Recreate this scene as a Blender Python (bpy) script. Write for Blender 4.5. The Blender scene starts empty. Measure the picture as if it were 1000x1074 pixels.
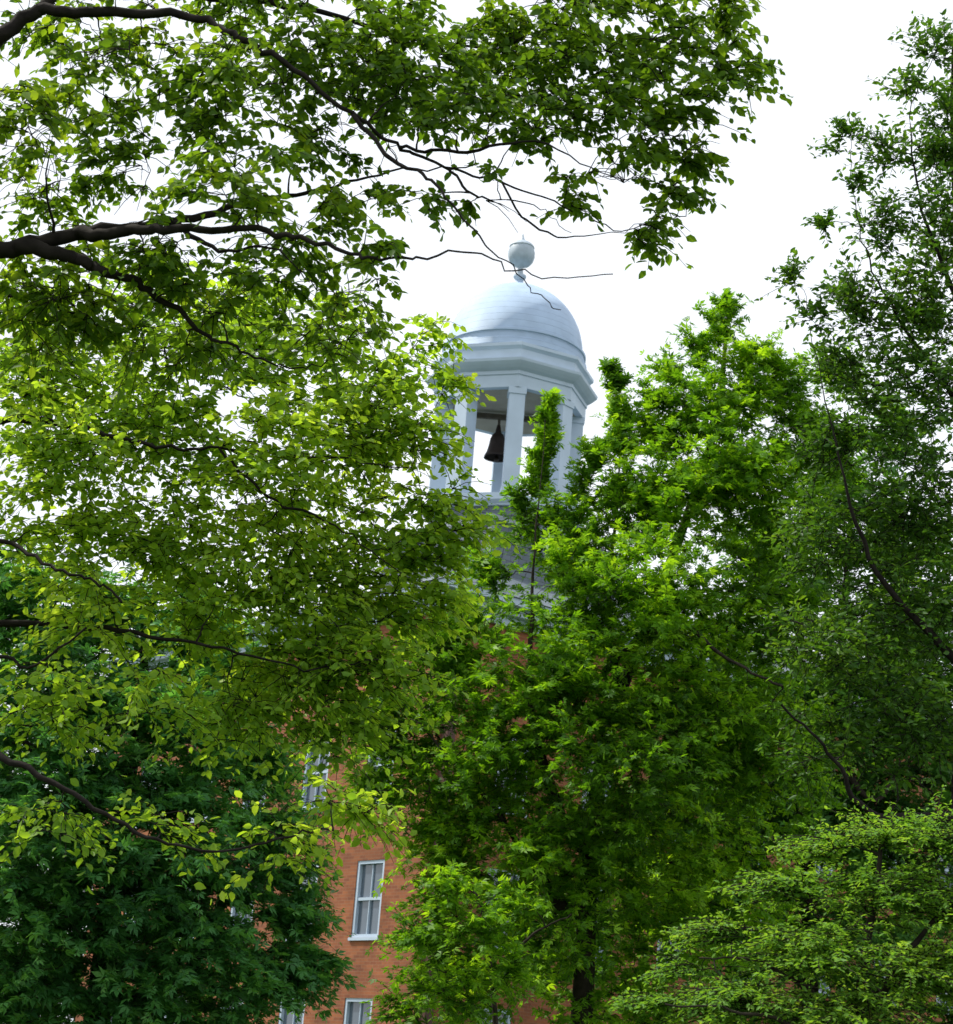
import bpy, math, random
import numpy as np
from mathutils import Vector, Matrix
SC = bpy.context.scene
COL = SC.collection
F = 2000.0
PITCH = math.radians(17); ROLL = math.radians(4.5)
CAM = np.array([0, 0, 1.7])
fwd = np.array([0, math.cos(PITCH), math.sin(PITCH)])
up0 = np.array([0, -math.sin(PITCH), math.cos(PITCH)])
r0_ = np.array([1.0, 0, 0])
right = r0_*math.cos(ROLL) + up0*math.sin(ROLL)
upv = up0*math.cos(ROLL) - r0_*math.sin(ROLL)

def P(px, py, Y):
    d = fwd + right*((px-500)/F) + upv*((537-py)/F)
    return CAM + d*(Y/d[1])

# ---------------------------------------------------------------- materials
def mat(name, col, rough=0.6, spec=0.3, noise=0.0, scale=3.0, bump=0.0, metal=0.0):
    m = bpy.data.materials.new(name); m.use_nodes = True
    nt = m.node_tree; b = nt.nodes['Principled BSDF']
    b.inputs['Roughness'].default_value = rough
    b.inputs['Specular IOR Level'].default_value = spec
    b.inputs['Metallic'].default_value = metal
    b.inputs['Base Color'].default_value = (*col, 1)
    if noise:
        tc = nt.nodes.new('ShaderNodeTexCoord')
        n = nt.nodes.new('ShaderNodeTexNoise'); n.inputs['Scale'].default_value = scale; n.inputs['Detail'].default_value = 6
        nt.links.new(tc.outputs['Object'], n.inputs['Vector'])
        r = nt.nodes.new('ShaderNodeValToRGB')
        r.color_ramp.elements[0].position = .3; r.color_ramp.elements[1].position = .7
        r.color_ramp.elements[0].color = (*[c*(1-noise) for c in col], 1)
        r.color_ramp.elements[1].color = (*[min(1, c*(1+noise*.5)) for c in col], 1)
        nt.links.new(n.outputs['Fac'], r.inputs['Fac']); nt.links.new(r.outputs['Color'], b.inputs['Base Color'])
        if bump:
            bp = nt.nodes.new('ShaderNodeBump'); bp.inputs['Strength'].default_value = bump; bp.inputs['Distance'].default_value = .02
            nt.links.new(n.outputs['Fac'], bp.inputs['Height']); nt.links.new(bp.outputs['Normal'], b.inputs['Normal'])
    return m

def leaf_mat(name, c0, c1, c2, trans=.4, tgain=1.3):
    m = bpy.data.materials.new(name); m.use_nodes = True
    nt = m.node_tree; b = nt.nodes['Principled BSDF']; out = nt.nodes['Material Output']
    b.inputs['Roughness'].default_value = .5; b.inputs['Specular IOR Level'].default_value = .25
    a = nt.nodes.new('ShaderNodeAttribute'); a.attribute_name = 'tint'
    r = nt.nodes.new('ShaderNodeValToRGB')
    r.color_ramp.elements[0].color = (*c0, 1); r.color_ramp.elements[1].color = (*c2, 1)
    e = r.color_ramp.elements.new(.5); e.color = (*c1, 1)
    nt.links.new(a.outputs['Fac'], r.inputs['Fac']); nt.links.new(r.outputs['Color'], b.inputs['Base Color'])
    t = nt.nodes.new('ShaderNodeBsdfTranslucent')
    mul = nt.nodes.new('ShaderNodeMixRGB'); mul.blend_type = 'MULTIPLY'; mul.inputs['Fac'].default_value = 1
    mul.inputs['Color2'].default_value = (1.6*tgain, 1.4*tgain, .5*tgain, 1)
    nt.links.new(r.outputs['Color'], mul.inputs['Color1']); nt.links.new(mul.outputs['Color'], t.inputs['Color'])
    mx = nt.nodes.new('ShaderNodeMixShader'); mx.inputs['Fac'].default_value = trans
    nt.links.new(b.outputs[0], mx.inputs[1]); nt.links.new(t.outputs[0], mx.inputs[2]); nt.links.new(mx.outputs[0], out.inputs['Surface'])
    return m

M_white = mat('white_paint', (.50, .60, .73), .5, .3, .10, 1.5)
M_ceil = mat('belfry_ceiling_paint', (.36, .33, .28), .7, .2, .12, 2)
M_bell = mat('aged_bronze', (.04, .03, .028), .5, .4, .3, 5, 0, .5)
M_wood = mat('dark_timber', (.10, .085, .07), .8, .2, .3, 6)
M_glass = mat('window_glass', (.10, .13, .17), .06, .9)
M_blind = mat('window_blind', (.42, .45, .48), .7, .2, .1, 4)
M_pipe = mat('downpipe_paint', (.10, .045, .035), .5, .3, .2, 4)
M_bark = mat('dark_bark', (.022, .018, .016), .9, .15, .5, 9, .8)
M_bark2 = mat('grey_brown_bark', (.04, .032, .025), .9, .15, .5, 9, .8)

def dome_mat():
    m = mat('dome_paint', (.385, .50, .66), .6, .25, .12, 2.0)
    nt = m.node_tree; b = nt.nodes['Principled BSDF']
    tc = nt.nodes.new('ShaderNodeTexCoord'); s = nt.nodes.new('ShaderNodeSeparateXYZ'); nt.links.new(tc.outputs['Object'], s.inputs[0])
    mu = nt.nodes.new('ShaderNodeMath'); mu.operation = 'MULTIPLY'; mu.inputs[1].default_value = 4.6; nt.links.new(s.outputs[2], mu.inputs[0])
    fr = nt.nodes.new('ShaderNodeMath'); fr.operation = 'FRACT'; nt.links.new(mu.outputs[0], fr.inputs[0])
    bp = nt.nodes.new('ShaderNodeBump'); bp.invert = True; bp.inputs['Strength'].default_value = 1.0; bp.inputs['Distance'].default_value = .10
    nt.links.new(fr.outputs[0], bp.inputs['Height']); nt.links.new(bp.outputs['Normal'], b.inputs['Normal'])
    return m
M_dome = dome_mat()
M_fin = mat('finial_paint', (.42, .49, .57), .5, .4, .16, 5.0)

def brick_mat():
    m = bpy.data.materials.new('orange_brick'); m.use_nodes = True
    nt = m.node_tree; b = nt.nodes['Principled BSDF']; b.inputs['Roughness'].default_value = .85
    tc = nt.nodes.new('ShaderNodeTexCoord'); s = nt.nodes.new('ShaderNodeSeparateXYZ'); nt.links.new(tc.outputs['Object'], s.inputs[0])
    ad = nt.nodes.new('ShaderNodeMath'); nt.links.new(s.outputs[0], ad.inputs[0]); nt.links.new(s.outputs[1], ad.inputs[1])
    c = nt.nodes.new('ShaderNodeCombineXYZ'); nt.links.new(ad.outputs[0], c.inputs[0]); nt.links.new(s.outputs[2], c.inputs[1])
    br = nt.nodes.new('ShaderNodeTexBrick'); br.inputs['Scale'].default_value = 1
    br.inputs['Brick Width'].default_value = .22; br.inputs['Row Height'].default_value = .075; br.inputs['Mortar Size'].default_value = .006
    br.inputs['Color1'].default_value = (.37, .12, .042, 1); br.inputs['Color2'].default_value = (.23, .07, .03, 1)
    br.inputs['Mortar'].default_value = (.31, .15, .08, 1)
    nt.links.new(c.outputs[0], br.inputs['Vector'])
    n = nt.nodes.new('ShaderNodeTexNoise'); n.inputs['Scale'].default_value = 1.1; n.inputs['Detail'].default_value = 9; n.inputs['Roughness'].default_value = .65
    nt.links.new(tc.outputs['Object'], n.inputs['Vector'])
    mp = nt.nodes.new('ShaderNodeMapRange'); mp.inputs['From Min'].default_value = .25; mp.inputs['From Max'].default_value = .75; mp.inputs['To Min'].default_value = .55; mp.inputs['To Max'].default_value = 1.25
    nt.links.new(n.outputs['Fac'], mp.inputs['Value'])
    mu = nt.nodes.new('ShaderNodeMixRGB'); mu.blend_type = 'MULTIPLY'; mu.inputs['Fac'].default_value = 1
    nt.links.new(br.outputs['Color'], mu.inputs['Color1']); nt.links.new(mp.outputs[0], mu.inputs['Color2'])
    nt.links.new(mu.outputs['Color'], b.inputs['Base Color'])
    return m
M_brick = brick_mat()

def slate_mat():
    m = bpy.data.materials.new('grey_slate'); m.use_nodes = True
    nt = m.node_tree; b = nt.nodes['Principled BSDF']; b.inputs['Roughness'].default_value = .6
    tc = nt.nodes.new('ShaderNodeTexCoord'); s = nt.nodes.new('ShaderNodeSeparateXYZ'); nt.links.new(tc.outputs['Object'], s.inputs[0])
    ad = nt.nodes.new('ShaderNodeMath'); nt.links.new(s.outputs[0], ad.inputs[0]); nt.links.new(s.outputs[1], ad.inputs[1])
    c = nt.nodes.new('ShaderNodeCombineXYZ'); nt.links.new(ad.outputs[0], c.inputs[0]); nt.links.new(s.outputs[2], c.inputs[1])
    br = nt.nodes.new('ShaderNodeTexBrick'); br.inputs['Scale'].default_value = 1
    br.inputs['Brick Width'].default_value = .3; br.inputs['Row Height'].default_value = .16; br.inputs['Mortar Size'].default_value = .008
    br.inputs['Color1'].default_value = (.09, .12, .15, 1); br.inputs['Color2'].default_value = (.13, .16, .19, 1); br.inputs['Mortar'].default_value = (.05, .06, .07, 1)
    nt.links.new(c.outputs[0], br.inputs['Vector']); nt.links.new(br.outputs['Color'], b.inputs['Base Color'])
    return m
M_slate = slate_mat()

# ---------------------------------------------------------------- object helpers
def mesh_obj(name, V, Fc, m, parent=None, smooth=False, loc=None):
    me = bpy.data.meshes.new(name); me.from_pydata([tuple(map(float, v)) for v in V], [], Fc); me.update()
    if smooth:
        me.polygons.foreach_set('use_smooth', [True]*len(me.polygons))
    me.materials.append(m)
    o = bpy.data.objects.new(name, me); COL.objects.link(o)
    if parent: o.parent = parent
    if loc is not None: o.location = loc
    return o
def tag(o, label=None, cat=None, group=None, kind=None):
    if label: o['label'] = label
    if cat: o['category'] = cat
    if group: o['group'] = group
    if kind: o['kind'] = kind
    return o
def empty(name, loc, rz=0):
    o = bpy.data.objects.new(name, None); COL.objects.link(o); o.location = loc; o.rotation_euler = (0, 0, rz); o.empty_display_size = .3
    return o
class MB:
    def __init__(s): s.V = []; s.F = []
    def add(s, V, Fc):
        k = len(s.V); s.V += [tuple(v) for v in V]; s.F += [tuple(i+k for i in f) for f in Fc]
    def box(s, x0, x1, y0, y1, z0, z1):
        s.add([(x0,y0,z0),(x1,y0,z0),(x1,y1,z0),(x0,y1,z0),(x0,y0,z1),(x1,y0,z1),(x1,y1,z1),(x0,y1,z1)],
              [(0,3,2,1),(4,5,6,7),(0,1,5,4),(1,2,6,5),(2,3,7,6),(3,0,4,7)])
    def lathe(s, prof, n, a0=0, caps=True):
        V = []; Fc = []
        for r, z in prof:
            for i in range(n):
                a = a0+2*math.pi*i/n; V.append((r*math.cos(a), r*math.sin(a), z))
        for j in range(len(prof)-1):
            for i in range(n):
                i2 = (i+1) % n; Fc.append((j*n+i, j*n+i2, (j+1)*n+i2, (j+1)*n+i))
        if caps:
            Fc.append(tuple(reversed(range(n)))); Fc.append(tuple((len(prof)-1)*n+i for i in range(n)))
        s.add(V, Fc)
    def build(s, name, m, parent=None, smooth=False, loc=None): return mesh_obj(name, s.V, s.F, m, parent, smooth, loc)

# ---------------------------------------------------------------- ground
def ground():
    V = []; Fc = []
    xs = np.concatenate([np.linspace(-4000, -120, 8), np.linspace(-100, 100, 45), np.linspace(120, 4000, 8)])
    ys = xs+40
    for y in ys:
        for x in xs:
            near = math.exp(-((x/90)**2+((y-30)/90)**2))
            V.append((x, y, (.12*math.sin(x*.21)*math.cos(y*.17))*near))
    w = len(xs)
    for j in range(len(ys)-1):
        for i in range(w-1): Fc.append((j*w+i, j*w+i+1, (j+1)*w+i+1, (j+1)*w+i))
    o = mesh_obj('ground', V, Fc, mat('lawn', (.05, .085, .022), .9, .1, .4, .8), None, True)
    tag(o, 'green campus lawn under the trees', 'ground', kind='structure')
ground()

# ---------------------------------------------------------------- brick building
ANG = math.atan2(.64, .77)
c0 = P(447, 910, 44)
B = empty('brick_building', (c0[0], 44, 0), ANG)
tag(B, 'orange brick building with white sash windows glimpsed behind the trees, below the domed belfry', 'building')
LX, LY, EZ = 34.0, 15.0, 13.2
WW, WH = 1.05, 1.8
rows = [1.87, 5.05, 8.23]
ycols = [2.07, 4.68, 7.3, 9.9, 12.6]
xcols = [2.4+2.9*i for i in range(11)]
def wall(L, H, holes, fn):
    us = sorted(set([0, L]+[h[0] for h in holes]+[h[1] for h in holes])); vs = sorted(set([0, H]+[h[2] for h in holes]+[h[3] for h in holes]))
    V = []; Fc = []
    def q(a, b, c, d): k = len(V); V.extend([a, b, c, d]); Fc.append((k, k+1, k+2, k+3))
    for i in range(len(us)-1):
        for j in range(len(vs)-1):
            cu = (us[i]+us[i+1])/2; cv = (vs[j]+vs[j+1])/2
            if any(h[0] < cu < h[1] and h[2] < cv < h[3] for h in holes): continue
            q(fn(us[i], vs[j], 0), fn(us[i+1], vs[j], 0), fn(us[i+1], vs[j+1], 0), fn(us[i], vs[j+1], 0))
    D = .22
    for a, b, c, d in holes:
        q(fn(a,c,0), fn(b,c,0), fn(b,c,D), fn(a,c,D)); q(fn(a,d,0), fn(a,d,D), fn(b,d,D), fn(b,d,0))
        q(fn(a,c,0), fn(a,c,D), fn(a,d,D), fn(a,d,0)); q(fn(b,c,0), fn(b,d,0), fn(b,d,D), fn(b,c,D))
    return V, Fc
hx = [(u-WW/2, u+WW/2, z, z+WH) for u in xcols for z in rows]
hy = [(u-WW/2, u+WW/2, z, z+WH) for u in ycols for z in rows]
V, Fc = wall(LX, EZ, hx, lambda u, v, d: (u, d, v)); mesh_obj('wall', V, Fc, M_brick, B)
V, Fc = wall(LY, EZ, hy, lambda u, v, d: (d, u, v)); mesh_obj('wall', V, Fc, M_brick, B)
m = MB(); m.add([(LX,0,0),(LX,LY,0),(LX,LY,EZ),(LX,0,EZ),(0,LY,0),(0,LY,EZ)], [(0,1,2,3),(1,4,5,2)]); m.build('rear_wall', M_brick, B)
m = MB(); m.box(.5, LX-.5, .5, LY-.5, 4.6, 4.8); m.box(.5, LX-.5, .5, LY-.5, 7.8, 8.0); m.box(.5, LX-.5, .5, LY-.5, EZ-.3, EZ-.1); m.box(.5, LX-.5, 6, 6.2, 0, EZ-.4); m.box(5,5.2,.6,5.9,0,EZ-.4)
m.build('inner_floor', M_ceil, B)
m = MB()
for k, (e, z0, z1) in enumerate([(.12, EZ-.55, EZ-.3), (.30, EZ-.298, EZ-.1), (.5, EZ-.098, EZ+.08)]):
    m.box(-e, LX+e, -e, -.003, z0, z1); m.box(-e, -.003, .002, LY+e, z0, z1); m.box(.0, LX+e, LY+.003, LY+e, z0, z1)
m.build('cornice', M_white, B)
e = .55; RH = 3.55
m = MB(); z = EZ+.085
m.add([(-e,-e,z),(LX+e,-e,z),(LX+e,LY+e,z),(-e,LY+e,z),(LY/2,LY/2,z+RH),(LX-LY/2,LY/2,z+RH)], [(0,1,5,4),(1,2,5),(2,3,4,5),(3,0,4),(0,3,2,1)])
roof = m.build('roof', M_slate, B)
m = MB(); m.box(.1, .34, -.26, -.02, 0, EZ-.9); m.box(.04,.40,-.32,-.02,EZ-.897,EZ-.6); m.build('downpipe', M_pipe, B)
def make_window():
    f = MB(); w = WW/2; t = .08
    y0, y1 = .02, .12
    f.box(-w+.002, -w+t, y0, y1, .002, WH-.002); f.box(w-t, w-.002, y0, y1, .002, WH-.002)
    f.box(-w+t, w-t, y0, y1, .002, t); f.box(-w+t, w-t, y0, y1, WH-t, WH-.002)
    h = WH/2
    f.box(-w+t, w-t, y0+.02, y1+.02, h-.035, h+.035)
    f.box(-.012, .012, y0+.03, y1-.01, t, h-.035); f.box(-.012, .012, y0+.05, y1, h+.035, WH-t)
    g = MB(); g.box(-w+t, w-t, .11, .115, t, WH-t)
    s = MB(); s.box(-w-.04, w+.04, -.05, .2, -.07, -.002)
    b = MB(); b.box(-w+t+.01, w-t-.01, .17, .19, h+.1, WH-t)
    return [('window_frame', f, M_white), ('pane', g, M_glass), ('sill', s, M_white), ('blind', b, M_blind)]
parts = make_window(); wm = {}
def place_window(x, y, z, rz):
    fr = None
    for nm, mb, mt_ in parts:
        if nm not in wm:
            o = mb.build(nm, mt_, B); wm[nm] = o.data
        else:
            o = bpy.data.objects.new(nm, wm[nm]); COL.objects.link(o)
        if nm == 'window_frame':
            o.name = 'window'; o.parent = B; o.location = (x, y, z); o.rotation_euler = (0, 0, rz); fr = o
        else:
            o.parent = fr
for u in ycols:
    for zz in rows: place_window(0, u, zz, -math.pi/2)
for u in xcols:
    for zz in rows: place_window(u, 0, zz, 0)

# ---------------------------------------------------------------- cupola
cy = 54.8; cx = P(541, 350, cy)[0]
CU = empty('cupola', (cx, cy, 0), 0)
tag(CU, 'white octagonal open belfry with pale blue dome and ball finial, rising above the treetops', 'cupola')
ROT = math.radians(4)
def a_of(k): return -math.pi/2 + ROT + k*math.pi/4
oa = a_of(0)
m = MB(); m.lathe([(2.33,21.7),(2.33,22.08),(2.37,22.09),(2.37,22.2),(2.48,22.26),(2.58,22.34),(2.66,22.42),(2.68,22.50),(2.5,22.56),(2.42,22.58),(2.42,22.86),(2.46,22.9),(2.52,22.95),(2.52,23.05),(2.4,23.1),(1.0,23.12)], 8, oa, True)
ent = m.build('entablature', M_white, CU)
m = MB(); m.lathe([(1.6,21.695),(2.1,21.695)], 8, oa, False); m.add([(1.6*math.cos(a_of(k)),1.6*math.sin(a_of(k)),21.694) for k in range(8)], [tuple(reversed(range(8)))]); m.build('ceiling', M_ceil, CU)
m = MB(); prof = [(2.22,23.08),(2.26,23.1),(2.26,23.28),(2.18,23.32),(2.18,23.52),(2.22,23.54),(2.22,23.61),(2.11,23.64)]
for i in range(0, 25):
    t = i/24*math.pi/2*.955
    prof.append((2.11*math.cos(t), 23.65+2.2*math.sin(t)))
prof += [(.13, 25.98), (.11,26.15)]
m.lathe(prof, 64, 0, True); dome = m.build('dome', M_dome, CU, True)
dome.data.set_sharp_from_angle(angle=math.radians(30))
m = MB()
fp = [(.12,26.1),(.2,26.2),(.2,26.26),(.10,26.32),(.08,26.52),(.14,26.58),(.28,26.64),(.38,26.76),(.42,26.90),(.42,27.08),(.38,27.2),(.40,27.23),(.34,27.32),(.22,27.40),(.10,27.46),(.05,27.55),(.02,27.68)]
m.lathe(fp, 16, 0, True)
fin = m.build('finial', M_fin, dome, True); fin.data.set_sharp_from_angle(angle=math.radians(28))
cm = None
def colmesh():
    m = MB(); w = .235
    m.box(-w, w, -w, w, 18.6, 21.5)
    m.box(-w-.04, w+.04, -w-.04, w+.04, 18.42, 18.6); m.box(-w-.03, w+.03, -w-.03, w+.03, 21.5, 21.697)
    return m
for k in range(8):
    if cm is None: o = colmesh().build('column', M_white, CU); cm = o.data
    else:
        o = bpy.data.objects.new('column', cm); COL.objects.link(o); o.parent = CU
    a = a_of(k); R = 2.02
    o.location = (R*math.cos(a), R*math.sin(a), 0); o.rotation_euler = (0, 0, a)
m = MB(); m.lathe([(2.3,18.05),(2.32,18.1),(2.45,18.2),(2.45,18.4),(2.3,18.41)], 8, oa, True); m.build('belfry_floor', M_white, CU)
pl = MB(); S = 2.5; pl.box(-S, S, -S, S, 14.2, 17.2)
pl.lathe([(2.75,17.35),(2.2,17.75),(2.2,18.05)], 8, oa-ANG, True)
o = pl.build('plinth', M_slate, CU); o.rotation_euler = (0, 0, ANG)
pb = MB()
for sx in (-1, 1):
    for sy in (-1, 1):
        x0, x1 = sorted((sx*(S+.03), sx*(S-.12))); y0, y1 = sorted((sy*(S+.03), sy*(S-.12))); pb.box(x0, x1, y0, y1, 14.2, 17.2)
pb.box(-S-.12, S+.12, -S-.12, S+.12, 17.203, 17.34)
o = pb.build('corner_boards', mat('grey_trim_paint', (.30, .34, .38), .6, .3, .15, 3), CU); o.rotation_euler = (0, 0, ANG)
# bell
BL = empty('bell', (cx-.30, cy, 20.66)); tag(BL, 'dark bronze bell hanging inside the white belfry', 'bell')
m = MB(); m.lathe([(.35,-.44),(.39,-.46),(.37,-.39),(.31,-.27),(.26,-.05),(.23,.15),(.18,.28),(.1,.35),(.05,.6)], 28, 0, False); m.build('bell_body', M_bell, BL, True)
m = MB(); m.lathe([(.02,.2),(.03,-.35),(.07,-.44),(.07,-.53),(.03,-.58)], 10); m.build('clapper', M_bell, BL, True)
m = MB(); m.box(-1.3,1.85,-.07,.07,.8,.95); m.box(-.04,.04,-.04,.04,.5,.797); m.build('yoke', M_wood, BL)

# ---------------------------------------------------------------- trees
def catmull(pts, n=6):
    pts = [np.array(p, float) for p in pts]
    if len(pts) < 3:
        return [pts[0]+(pts[-1]-pts[0])*t for t in np.linspace(0, 1, n+1)]
    e = [2*pts[0]-pts[1]]+pts+[2*pts[-1]-pts[-2]]; out = []
    for i in range(1, len(e)-2):
        a, b, c, d = e[i-1:i+3]
        for k in range(n):
            t = k/n
            out.append(.5*((2*b)+(-a+c)*t+(2*a-5*b+4*c-d)*t*t+(-a+3*b-3*c+d)*t**3))
    out.append(pts[-1]); return out

class Tubes:
    def __init__(s): s.V = []; s.F = []; s.n = 0
    def add(s, pts, rad, k=5):
        pts = np.asarray(pts); m = len(pts)
        T = np.gradient(pts, axis=0); T /= (np.linalg.norm(T, axis=1)[:, None]+1e-9)
        ref = np.array([0, 0, 1.]) if abs(T[0][2]) < .8 else np.array([1., 0, 0])
        U = np.cross(T, ref); U /= (np.linalg.norm(U, axis=1)[:, None]+1e-9); W = np.cross(T, U)
        a = np.arange(k)*2*np.pi/k
        R = np.asarray(rad)[:, None, None]
        ring = pts[:, None, :]+R*(U[:, None, :]*np.cos(a)[None, :, None]+W[:, None, :]*np.sin(a)[None, :, None])
        s.V.append(ring.reshape(-1, 3))
        idx = s.n+np.arange(m*k).reshape(m, k)
        f = np.stack([idx[:-1], np.roll(idx, -1, 1)[:-1], np.roll(idx, -1, 1)[1:], idx[1:]], -1).reshape(-1, 4)
        s.F.append(f); s.n += m*k
    def build(s, name, mt_, parent):
        V = np.concatenate(s.V)-np.array(parent.location); Fa = np.concatenate(s.F)
        return quads(name, V, Fa, mt_, parent, True)
def quads(name, V, Fa, mt_, parent, smooth=False, tint=None):
    me = bpy.data.meshes.new(name); me.vertices.add(len(V)); me.vertices.foreach_set('co', V.astype(np.float32).ravel())
    me.loops.add(Fa.size); me.loops.foreach_set('vertex_index', Fa.astype(np.int32).ravel())
    me.polygons.add(len(Fa)); me.polygons.foreach_set('loop_start', np.arange(0, Fa.size, 4, dtype=np.int32))
    try: me.polygons.foreach_set('loop_total', np.full(len(Fa), 4, dtype=np.int32))
    except Exception: pass
    if smooth: me.polygons.foreach_set('use_smooth', np.ones(len(Fa), dtype=bool))
    me.update(calc_edges=True)
    if tint is not None:
        at = me.attributes.new('tint', 'FLOAT', 'POINT'); at.data.foreach_set('value', tint.astype(np.float32))
    me.materials.append(mt_)
    o = bpy.data.objects.new(name, me); COL.objects.link(o); o.parent = parent
    return o
OVAL = (np.array([[0,0,0],[.35,.24,.06],[.7,.17,.05],[1,0,-.08],[.7,-.17,.05],[.35,-.24,.06]]), [(0,5,4,3),(0,3,2,1)])
BROAD = (np.array([[0,0,0],[.3,.30,.07],[.68,.25,.05],[1,0,-.12],[.68,-.25,.05],[.3,-.30,.07]]), [(0,5,4,3),(0,3,2,1)])
LOBE = (np.array([[0,0,0],[.45,.22,.05],[1,0,-.1],[.45,-.22,.05],[.3,.26,.06],[.68,.58,-.04],[.08,.42,.02],[.3,-.26,.06],[.68,-.58,-.04],[.08,-.42,.02]]),
        [(0,3,2,1),(0,4,5,6),(0,9,8,7)])
def unit(a): return a/(np.linalg.norm(a, axis=-1, keepdims=True)+1e-9)
def leaves(name, pos, dr, nr, size, tint, tmpl, mt_, parent):
    X = unit(dr); Z = unit(nr-X*np.sum(nr*X, 1, keepdims=True)); Y = np.cross(Z, X)
    T, q = tmpl; k = len(T)
    V = pos[:, None, :]+size[:, None, None]*(X[:, None, :]*T[None, :, 0, None]+Y[:, None, :]*T[None, :, 1, None]+Z[:, None, :]*T[None, :, 2, None])
    V = V.reshape(-1, 3)-np.array(parent.location)
    base = np.arange(len(pos))*k
    Fa = (base[:, None, None]+np.array(q)[None]).reshape(-1, 4)
    return quads(name, V, Fa, mt_, parent, False, np.repeat(tint, k))

REPORT = []
def tree(name, label, cat, d, trunk, limbs, balls, lm, bark, leaf=.12, tmpl=OVAL, dens=1/600., twigs=6, lpt=12, tlen=.7, droop=.25,
         flat=1.0, trad=.2, tip=.03, horiz=.4, seed=1, updir=.25, normr=.6, thick=1.0, gap=0.0, inset=.45, clr=.35):
    g = np.random.default_rng(seed)
    tp = [P(x, y, d+dy) for x, y, dy in trunk]
    base = np.array([tp[0][0]-.05, tp[0][1], -.1]); root = empty(name, (base[0], base[1], 0)); tag(root, label, cat)
    tp = catmull([base, base*.5+tp[0]*.5+np.array([.03, 0, 0])]+tp, 5)
    n = len(tp); rad = np.linspace(trad, tip, n); rad[0] *= 1.35
    tt = Tubes(); tt.add(tp, rad, 12); tt.build('trunk', bark, root)
    N = [np.array(p) for p in tp[n//4:]]; Rn = list(rad[n//4:])
    for L, ra, rb in limbs:
        pts = [P(x, y, Y) for x, y, Y in L]
        j = int(np.argmin([np.linalg.norm(p-pts[0]) for p in N]))
        st = [np.array(N[j])] if np.linalg.norm(N[j]-pts[0]) > .08 else []
        pts = catmull(st+pts, 7); m_ = len(pts)
        pts = np.array(pts); jit = g.normal(0, 1, pts.shape)*.012; jit[0] = 0; pts = pts+jit
        s = np.concatenate([[0], np.cumsum(np.linalg.norm(np.diff(pts, axis=0), axis=1))]); s /= s[-1]
        rr = rb+(ra*1.6-rb)*(1-s)**1.9; rr = np.minimum(rr, Rn[j]*1.02)
        t = Tubes(); t.add(pts, rr, 8); t.build('limb', bark, root)
        N += list(pts[2:]); Rn += list(rr[2:])
    C = []; W = []; TS = []; UP = []
    for bl in balls:
        x, y, r, dy = bl[:4]; k = bl[4] if len(bl) > 4 else 1
        Y = d+dy; c = P(x, y, Y); rm = r*Y/F*1.04
        ts = min(1, r/48.+.12)
        rin = max(rm*.35, rm-inset*tlen*ts)
        cnt = max(3, int(math.pi*r*r*dens*k))
        u = unit(g.normal(size=(cnt, 3))); rr = g.random(cnt)**(1/2.4)
        off = u*rr[:, None]*rin; off[:, 2] *= flat; off[:, 1] *= thick
        if r < 28 and d > 25: off[:, 2] *= 2.2          # slim upright shoots at the crown's edge
        C.append(c+off); UP.append(np.full(cnt, 1.3 if (r < 28 and d > 25) else 0.))
        br = g.normal(0, .10)
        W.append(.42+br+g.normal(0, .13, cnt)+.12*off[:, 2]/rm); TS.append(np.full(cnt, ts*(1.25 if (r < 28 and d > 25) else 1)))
    C = np.concatenate(C); W = np.concatenate(W); TS = np.concatenate(TS); UP = np.concatenate(UP)
    ctr = C.mean(0)
    NN = np.zeros((len(N)+len(C)*5, 3)); NR = np.zeros(len(NN)); k = len(N); NN[:k] = N; NR[:k] = Rn
    d0 = np.array([np.min(np.linalg.norm(NN[:k]-c, axis=1)) for c in C]); order = np.argsort(d0)
    bt = Tubes(); D = np.zeros_like(C)
    for i in order:
        c = C[i]; df = c-NN[:k]; dist = np.linalg.norm(df, axis=1); cost = dist+.7*np.maximum(0, -df[:, 2])
        j = int(np.argmin(cost)); p = NN[j].copy(); L = dist[j]
        if L < .05: D[i] = unit(c-ctr); continue
        mid = p*.5+c*.5+np.array([0, 0, .1*L])+g.normal(0, .12*L, 3)
        t = np.linspace(0, 1, 6)[:, None]
        pts = (1-t)**2*p+2*t*(1-t)*mid+t*t*c; pts[1:-1] += g.normal(0, .03*L, (4, 3))
        ra = min(NR[j]*.8, .007+.010*L); rb = max(.35*ra, .0035)
        rr = np.linspace(ra, rb, 6); bt.add(pts, rr, 5)
        NN[k:k+5] = pts[1:]; NR[k:k+5] = rr[1:]; k += 5
        D[i] = unit(c-p)
    M = len(C)
    S = np.repeat(C, twigs, 0); Dd = np.repeat(D, twigs, 0)*.6+np.repeat(unit(C-ctr), twigs, 0)*clr
    rv = unit(g.normal(size=(M*twigs, 3))); Dd = Dd+rv*.95; Dd[:, 2] = Dd[:, 2]*horiz+updir+np.repeat(UP, twigs); Dd = unit(Dd)
    TL = tlen*(.5+g.random(M*twigs)*.7)*np.repeat(TS, twigs)
    def pt(t):
        return S+Dd*(TL*t)[:, None]+np.array([0, 0, -1.])*(droop*TL*t*t)[:, None]
    tw = np.stack([pt(np.full(M*twigs, v)) for v in (0, .35, .7, 1.)], 1)
    for a in tw: bt.add(a, (.005 if d < 25 else .008, .004, .003, .002), 3)
    bt.build('branches', bark, root)
    pos = []; dr = []; nr = []; tn = []
    Tw = np.repeat(W, twigs)+g.normal(0, .06, M*twigs)
    tk = np.repeat(g.random(M), twigs) > gap*.5      # some sprays stay bare
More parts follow.
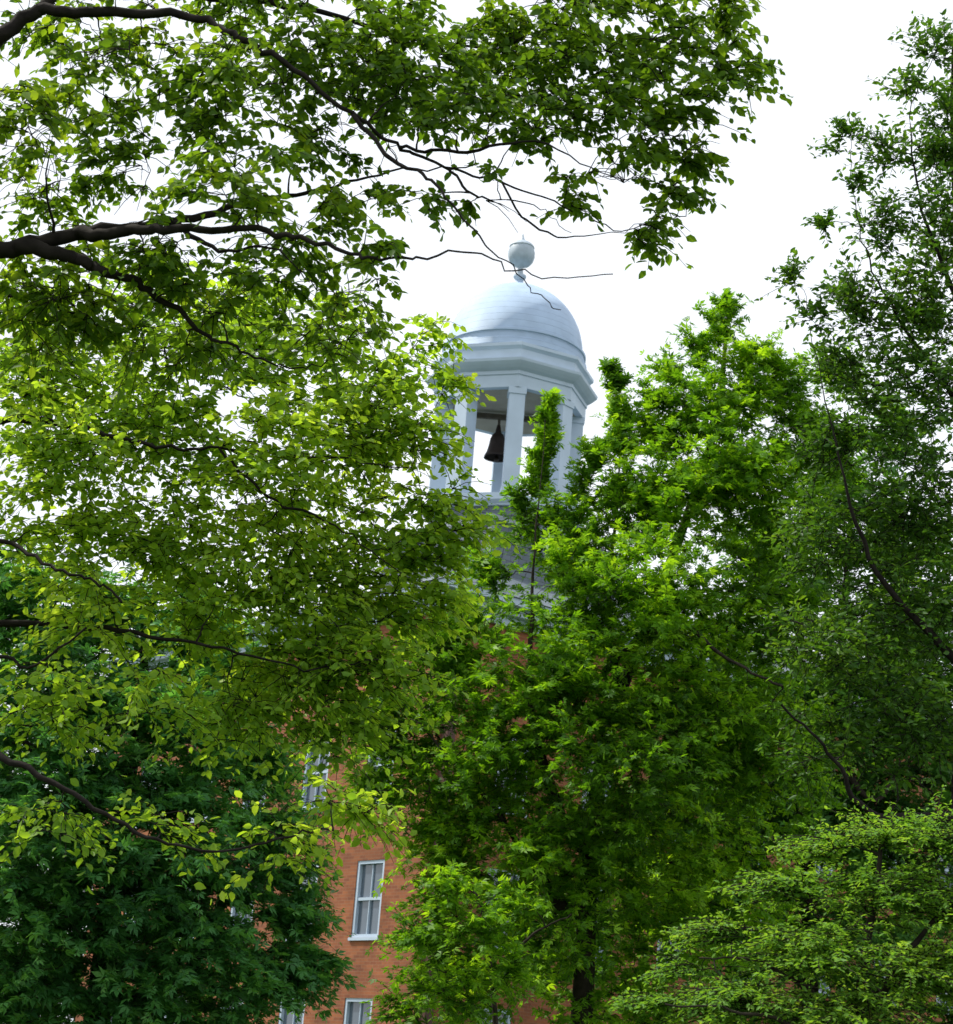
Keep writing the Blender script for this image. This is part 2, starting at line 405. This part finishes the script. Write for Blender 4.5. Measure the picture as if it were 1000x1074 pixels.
    for q in range(lpt):
        t = np.clip((q+.7)/lpt+g.normal(0, .04, M*twigs), .05, 1.03)
        keep = (g.random(M*twigs) < .9)&tk
        side = unit(np.cross(Dd, np.array([0, 0, 1.])))*(1 if q % 2 else -1)
        dd = Dd*.55+side*.8+g.normal(0, .35, (M*twigs, 3)); dd[:, 2] -= droop*1.1
        nn = np.array([0, 0, 1.])+g.normal(0, normr, (M*twigs, 3))
        pos.append((pt(t)+g.normal(0, leaf*.15, (M*twigs, 3)))[keep]); dr.append(dd[keep]); nr.append(nn[keep]); tn.append((Tw+g.normal(0, .12, M*twigs))[keep])
    pos = np.concatenate(pos); dr = np.concatenate(dr); nr = np.concatenate(nr); tn = np.clip(np.concatenate(tn), 0, 1)
    sz = leaf*(.55+.75*g.random(len(pos)))
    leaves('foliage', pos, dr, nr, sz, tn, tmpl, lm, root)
    REPORT.append((label[:30], len(pos), M))
    return root

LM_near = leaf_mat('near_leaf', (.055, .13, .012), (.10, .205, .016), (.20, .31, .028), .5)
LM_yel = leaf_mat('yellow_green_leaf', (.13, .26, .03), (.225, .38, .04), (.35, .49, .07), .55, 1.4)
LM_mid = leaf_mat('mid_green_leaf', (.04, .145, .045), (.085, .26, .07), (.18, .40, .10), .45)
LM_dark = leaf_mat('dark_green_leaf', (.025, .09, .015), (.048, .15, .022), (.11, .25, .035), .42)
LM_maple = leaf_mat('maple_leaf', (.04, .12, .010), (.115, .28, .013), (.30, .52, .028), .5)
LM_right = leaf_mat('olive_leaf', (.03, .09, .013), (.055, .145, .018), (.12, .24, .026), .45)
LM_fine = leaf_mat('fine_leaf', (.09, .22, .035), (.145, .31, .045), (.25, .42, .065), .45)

tree('tree', 'nearest tree, dark forking limbs reaching in from the left above the dome', 'tree', 13,
     [(-430, 900, 0), (-420, 400, 0), (-400, 0, .3), (-380, -250, .5)],
     [([(-250,190,13),(-120,100,13),(-20,48,12.8),(40,10,12.8),(100,-50,12.9),(180,-130,13)], .14, .03),
      ([(38,11,12.8),(110,12,12.7),(200,18,12.6),(250,40,12.5),(300,66,12.5),(370,120,12.6),(420,155,12.8),(470,176,12.9),(520,188,13),(590,215,13.2),(645,240,13.4),(720,225,13.5)], .030, .004),
      ([(-250,320,13),(-80,275,13),(0,262,13),(80,245,13.1),(180,232,13.2),(260,212,13.4),(330,200,13.6),(410,180,13.8),(500,175,14)], .11, .006),
      ([(80,245,13.1),(140,243,12.8),(200,240,12.5),(280,243,12.2),(340,256,12),(380,269,11.9),(430,272,11.9),(500,265,11.8),(560,288,11.8),(645,290,11.8)], .032, .004),
      ([(20,258,13),(75,268,13),(110,285,13),(150,300,13.1),(210,345,13.3),(260,370,13.5),(310,386,13.6),(350,378,13.7)], .042, .005),
      ([(100,-50,12.9),(170,-10,13.2),(300,5,13.6),(440,40,14),(560,60,14.2),(650,110,14.3),(690,170,14.3)], .03, .004),
      ([(370,120,12.6),(410,165,12.4),(455,190,12.2),(490,235,12.1),(530,275,12),(560,305,12),(585,325,12)], .015, .0035),
      ([(420,155,12.8),(480,160,12.7),(560,150,12.6),(640,185,12.6),(690,180,12.7)], .014, .003),
      ([(520,188,13),(560,235,13),(610,250,13),(690,232,13)], .010, .0025),
      ([(470,176,12.9),(500,205,12.8),(560,215,12.8),(600,245,12.7)], .009, .0025),
      ([(180,232,13.2),(230,260,13),(290,262,12.9),(330,300,12.8),(370,310,12.8)], .016, .003),
      ([(180,-130,13),(300,-80,13),(480,-60,13.3),(600,-20,13.6),(700,20,13.8),(770,60,13.9)], .04, .005),
     ],
     [(40,120,70,-.5,.6),(130,60,80,0,.55),(130,160,60,.6,.6),(240,110,80,-.4,.6),(330,60,80,.3,.65),(330,150,50,.3,.6),(430,80,80,0,.75),(520,60,80,.6,.7),(480,120,55,-.4,.5),(600,60,80,.3,.65),
      (690,40,60,.4,.65),(750,20,45,.6,.8),(700,120,60,.2,.6),(765,75,40,.4,.8),(730,165,32,.5,.8),(630,145,65,.2,.5),(680,240,30,.4,.8),(700,205,32,.4,.7),(560,130,55,0,.5),(600,200,35,.3,.45),
      (380,195,35,.5,.45),(250,20,60,.8,.45),(40,10,60,.8,.45),(60,200,55,.8,.7),(240,190,60,-.8,.55),(170,270,55,0,.7),(60,310,75,.5,.85),(270,300,60,.5,.65),(420,20,60,.9,.55),(600,-20,70,.5,.7),(260,-60,110,0,.3),
      (420,125,50,.8,.45),(180,340,65,.8,.7),(350,345,45,.6,.7),(300,250,50,.3,.45),(370,300,42,.3,.45),(340,225,40,0,.4),(440,215,32,-.3,.3),(510,205,35,-.2,.3),(395,270,28,-1,.35),(-120,100,120,0,.5),(-150,300,120,0,.5)],
     LM_near, M_bark, leaf=.086, tmpl=BROAD, dens=1/360., twigs=4, lpt=9, tlen=.36, droop=.5, trad=.34, tip=.12, seed=3, normr=.8, inset=.15, gap=.35)

tree('tree', 'yellow-green tree with drooping young leaves filling the left side below the near limbs', 'tree', 18,
     [(-420, 900, 0), (-410, 600, 0), (-390, 300, .3), (-370, 100, .5)],
     [([(-250,500,18),(-100,455,18),(30,440,17.8),(120,458,17.6),(180,470,17.5),(230,470,17.5),(340,480,17.6),(430,490,17.8)], .075, .006),
      ([(-250,560,18),(-100,545,17.8),(0,566,17.4),(60,597,17.0),(100,610,16.9),(130,632,16.9)], .065, .012),
      ([(-250,640,18),(30,655,18.2),(140,664,17.8),(250,685,17.6),(330,702,17.6),(400,690,17.7)], .065, .008),
      ([(-100,700,17.8),(0,688,17.3),(30,700,17.2),(90,660,17)], .04, .01),
      ([(-250,720,17.8),(-120,745,17.2),(0,792,16.2),(60,822,16.0),(130,866,15.9),(210,892,15.9),(290,880,16.0),(350,868,16.1)], .075, .009),
      ([(-250,360,18),(0,310,18.2),(100,340,18.5),(220,400,18.7),(330,440,18.8)], .06, .006),
      ([(230,470,17.5),(280,520,17.4),(350,550,17.5),(420,600,17.6)], .02, .006),
     ],
     [(40,380,75,0,.9),(130,400,80,.6,.9),(230,380,75,0,.9),(320,400,65,.5,.9),(400,400,45,.3,.9),(60,470,80,-.4,.85),(180,470,80,.3,.9),(290,480,80,-.3,.85),(380,480,70,.3,.95),(440,460,36,0,1),(460,400,28,.2,1),(460,520,38,0,1),(460,570,36,0,1),(495,555,26,0,.8),
      (60,560,75,0,.8),(170,560,80,.3,.9),(280,570,80,0,.9),(370,580,75,.2,.8),(430,575,40,.2,.8),(90,640,60,-.3,.8),(220,640,75,.2,.9),(330,650,75,.2,.85),(410,635,50,.3,.9),(450,620,35,.2,.9),(270,330,55,.4,.9),(150,310,55,.3,.8),(440,350,30,.3,.7),(350,340,45,.5,.7),(390,440,50,0,.8),
      (60,740,60,-.8,.6),(160,730,50,-.8,.5),(60,850,50,-1.8,.35),(170,870,40,-1.8,.35),(280,880,40,-1.8,.5),(365,845,42,-1.5,.8),(350,760,50,.4,1),(345,700,60,0,1.1),(285,715,55,.3,1.1),(245,750,45,0,1),(400,700,50,0,1.1),(-130,450,130,0,.4),(-130,700,130,0,.4),(20,330,50,.5,.7)],
     LM_yel, M_bark, leaf=.092, tmpl=BROAD, dens=1/370., twigs=4, lpt=10, tlen=.56, droop=.45, trad=.3, tip=.1, seed=8, normr=.8, inset=.25)

tree('tree', 'dense dark green tree filling the bottom left corner beside the brick wall', 'tree', 26,
     [(110, 1000, 0), (130, 850, 0), (150, 720, .2), (150, 660, .3)],
     [([(60,800,25.5),(0,760,25),(-60,720,25)], .08, .02), ([(180,780,25.6),(240,740,25.2)], .07, .02)],
     [(20,635,80,0),(100,665,80,0),(190,665,70,0),(245,725,60,0,1.1),(60,760,110,-.6),(180,780,100,-.6),(262,810,58,0,1.1),(275,870,52,0,1.1),(60,890,120,-.8),(180,900,110,-.8),(288,940,58,0,1.1),(60,1010,120,-.4),(190,1020,110,-.4),(295,1020,55,0,1.1),(-90,760,130,0,.5),(-90,950,140,0,.5),(110,1120,130,0,.5)],
     LM_mid, M_bark2, leaf=.135, tmpl=LOBE, dens=1/500., twigs=6, lpt=13, tlen=.75, droop=.3, trad=.24, seed=21)

tree('tree', 'bright green maple in the middle whose pointed top rises right of the dome', 'tree', 30,
     [(612, 1040, 0), (620, 900, 0), (640, 760, .2), (700, 600, .5), (750, 450, .5), (762, 350, .4)],
     [([(600,880,29.8),(560,760,29.5),(560,600,29.5),(573,440,29.6)], .08, .006), ([(650,740,30),(640,620,30.2),(650,500,30.3),(641,385,30.3)], .06, .006),
      ([(640,700,29.8),(700,650,29),(765,692,28.4),(820,720,28.2)], .07, .02), ([(590,950,29.8),(520,850,29.4),(440,760,29.2)], .08, .015)],
     [(577,428,9,0,5),(575,448,12,0,5),(573,470,15,0,4.5),(572,492,18,0,3.5),(566,512,22,0,2.2),(545,530,18,0,1.8),(565,560,45,0,1.2),(610,560,50,0,1),(641,390,9,0,5),(645,412,15,0,4),(650,440,24,0,2.2),(655,470,34,0,1.3),(625,490,24,0,1.6),(612,520,26,0,1.2),(660,540,55,0,1.1),(764,330,14,0,3.5),(758,350,25,0,1.8),(735,368,26,0,1.6),(705,395,30,0,1.3),(690,420,28,0,1.2),(785,400,60,0,1.1),(740,440,65,-.3,1.2),(830,430,55,0,1.1),(690,460,45,0,1.2),(870,400,40,0,1),
      (700,530,80,-.5,1.2),(760,500,80,-.6,1.1),(800,540,90,0),(850,490,60,0,1),(610,620,80,-.4,1.1),(520,610,38,0,1.3),(500,665,50,0,1.2),(690,640,100,-.9,1),(700,700,120,0,1.1),(800,660,90,0,1.1),(570,710,100,-.6,1.2),(470,700,65,0,1.2),(425,770,65,0,1.3),(402,825,40,0,1.3),(390,760,38,0,1.3),(510,810,100,-.5,1.2),(640,800,120,-.9,1.2),(770,800,110,-.3,1.2),(480,890,68,0,1.2),(590,930,110,-.6,1.1),(720,930,110,-.3,1.2),(465,985,55,0,1),(500,1040,60,0),(640,1060,100,0)],
     LM_maple, M_bark2, leaf=.124, tmpl=LOBE, dens=1/560., twigs=6, lpt=13, tlen=.78, droop=.25, trad=.22, seed=33, horiz=.7, updir=.35)

tree('small_tree', 'young green tree low in the middle, just right of the brick corner', 'tree', 27,
     [(520, 1090, .5), (515, 1020, .5), (505, 950, .5), (490, 930, .5)],
     [([(515,1030,27.5),(560,980,27.4),(600,960,27.3)], .03, .01)],
     [(470,935,32,0,1),(440,985,32,0,1),(500,975,42,-.2,1),(545,950,28,0,.9),(470,1040,50,0,1),(530,1020,42,0,.9),(430,1055,35,0,1)],
     LM_maple, M_bark2, leaf=.11, tmpl=LOBE, dens=1/520., twigs=6, lpt=10, tlen=.6, droop=.25, trad=.06, tip=.015, seed=91, horiz=.6, updir=.3)

tree('tree', 'dark maple standing behind on the right, closing the gap beside the brick building', 'tree', 37,
     [(850, 1000, 0), (850, 850, 0), (880, 700, 0), (890, 560, 0)],
     [([(850,840,36.5),(820,760,36.2),(790,660,36)], .1, .02), ([(870,780,36.5),(920,840,36),(960,760,36)], .1, .02)],
     [(880,540,80,0),(820,600,90,0),(940,600,90,0),(800,740,80,0,1.1),(900,720,120,0,1.1),(980,720,110,0,1.1),(860,840,100,0,1.3),(960,850,100,0,1.3),(780,870,100,0,1.3),(690,880,80,0,1),(600,980,80,0,1.1),(1080,700,130,0,.6),(920,980,120,0,1.3),(780,990,100,0,1.2),(930,470,60,0,.9)],
     LM_dark, M_bark2, leaf=.20, tmpl=LOBE, dens=1/600., twigs=6, lpt=8, tlen=.9, droop=.25, trad=.25, seed=41)

tree('tree', 'thin-topped small-leaved tree on the right edge, silhouetted against the pale sky', 'tree', 20,
     [(1030, 1040, 0), (1005, 860, 0), (1020, 600, 0), (1010, 350, .2), (1000, 160, .3), (1000, 40, .3)],
     [([(1010,700,19.8),(920,600,19.6),(880,480,19.4),(850,340,19.4)], .04, .004), ([(1000,860,19.8),(910,850,19.2),(870,790,19.0),(820,740,18.9)], .06, .012), ([(1010,430,20),(940,330,20),(905,250,20),(890,160,20)], .025, .004),
      ([(1010,330,20),(970,220,20),(955,120,20),(985,50,20)], .025, .004)],
     [(985,50,40,0,.8),(955,95,35,0,.7),(1000,120,50,0,.7),(985,170,55,0,.8),(930,165,42,0,.7),(885,150,26,0,.8),(895,195,24,0,.7),(990,240,65,0,.85),(925,245,45,0,.8),(868,235,20,0,.8),(835,295,26,0,.9),(860,330,32,0,.7),(895,315,48,0,.9),(970,330,80,0,1),(890,390,45,0,.8),(960,420,80,0,1.1),(880,470,55,0,.9),
      (960,530,85,0,1.1),(870,560,70,0,.8),(960,640,90,0,1),(870,680,80,-.4,.7),(950,760,90,-.4,.9),(860,780,60,-.4,.5),(1080,300,90,0,.5),(1090,550,120,0,.5)],
     LM_right, M_bark, leaf=.085, dens=1/400., twigs=5, lpt=11, tlen=.5, droop=.2, trad=.12, tip=.015, seed=52, horiz=.8, updir=.35, normr=.9)

tree('small_tree', 'small yellow-green tree with layered feathery sprays in the bottom right corner', 'tree', 14,
     [(900, 1120, 0), (905, 1020, 0), (920, 930, .1), (925, 880, .1)],
     [([(880,1060,13.9),(800,1010,13.8),(730,1005,13.8)], .03, .006), ([(925,1040,14),(985,960,14),(1040,900,14)], .03, .006), ([(890,1090,13.6),(780,1060,13.3),(700,1055,13.2)], .03, .006)],
     [(930,880,40,0),(870,890,35,.2,.9),(985,880,45,0),(840,935,45,0,.9),(930,940,70,0,.9),(1000,950,60,0,.9),(775,980,40,0,.9),(860,1000,70,-.2,.9),(970,1020,80,-.2,.9),(735,1015,33,0,.9),(705,1050,30,-.2),(780,1050,60,-.3,.9),(880,1070,80,-.3,.9),(1010,1080,80,0,.8),(740,1090,50,0,.8)],
     LM_fine, M_bark2, leaf=.044, dens=1/430., twigs=7, lpt=26, tlen=.52, droop=.22, flat=.75, trad=.07, tip=.012, horiz=.16, seed=61, updir=.08, normr=.35, clr=.6)

tree('tree', 'distant tree beyond the far left end of the brick building', 'tree', 66,
     [(60, 1000, 0), (60, 900, 0), (70, 780, 0)], [],
     [(60,740,80,0),(150,780,80,0),(-20,800,90,0),(80,880,120,0),(180,900,70,0),(0,980,120,0),(50,1060,90,0)],
     LM_dark, M_bark2, leaf=.34, tmpl=LOBE, dens=1/600., twigs=5, lpt=7, tlen=1.3, trad=.35, seed=71)

# ---------------------------------------------------------------- light
sun_el = math.radians(54); sun_dir_az = math.radians(-72)
sd = Vector((math.sin(sun_dir_az)*math.cos(sun_el), math.cos(sun_dir_az)*math.cos(sun_el), math.sin(sun_el)))
L = bpy.data.lights.new('sun', 'SUN'); L.energy = 4.6; L.angle = math.radians(1.5); L.color = (1, .95, .84)
lo = bpy.data.objects.new('sun', L); COL.objects.link(lo); lo.rotation_euler = sd.to_track_quat('Z', 'Y').to_euler()
w = bpy.data.worlds.new('World'); SC.world = w; w.use_nodes = True; nt = w.node_tree
bg = nt.nodes['Background']; bg.inputs['Strength'].default_value = .15
sk = nt.nodes.new('ShaderNodeTexSky'); sk.sky_type = 'NISHITA'; sk.sun_disc = False; sk.sun_elevation = sun_el; sk.sun_rotation = sun_dir_az
sk.dust_density = 3; sk.air_density = 1
tc = nt.nodes.new('ShaderNodeTexCoord'); mp = nt.nodes.new('ShaderNodeMapping'); mp.inputs['Scale'].default_value = (1, 1, 2.2)
nz = nt.nodes.new('ShaderNodeTexNoise'); nz.inputs['Scale'].default_value = 2.6; nz.inputs['Detail'].default_value = 7
nt.links.new(tc.outputs['Generated'], mp.inputs['Vector']); nt.links.new(mp.outputs[0], nz.inputs['Vector'])
rp = nt.nodes.new('ShaderNodeValToRGB'); rp.color_ramp.elements[0].position = .3; rp.color_ramp.elements[1].position = .62
rp.color_ramp.elements[0].color = (.78, .78, .78, 1); rp.color_ramp.elements[1].color = (1, 1, 1, 1)
nt.links.new(nz.outputs['Fac'], rp.inputs['Fac'])
mx = nt.nodes.new('ShaderNodeMixRGB'); mx.inputs['Color2'].default_value = (7.6, 7.95, 8.4, 1)
nt.links.new(rp.outputs['Color'], mx.inputs['Fac']); nt.links.new(sk.outputs['Color'], mx.inputs['Color1']); nt.links.new(mx.outputs['Color'], bg.inputs['Color'])

# ---------------------------------------------------------------- camera
cd = bpy.data.cameras.new('camera'); co = bpy.data.objects.new('camera', cd); COL.objects.link(co); SC.camera = co
cd.sensor_fit = 'HORIZONTAL'; cd.sensor_width = 36; cd.lens = 72; cd.clip_end = 9000; cd.clip_start = .1
R = Matrix((right, upv, -fwd)).transposed().to_4x4(); R.translation = Vector(CAM); co.matrix_world = R
cd.dof.use_dof = True; cd.dof.focus_distance = 19; cd.dof.aperture_fstop = 4.5
SC.view_settings.view_transform = 'Standard'; SC.view_settings.look = 'None'; SC.view_settings.exposure = 0
print(REPORT)
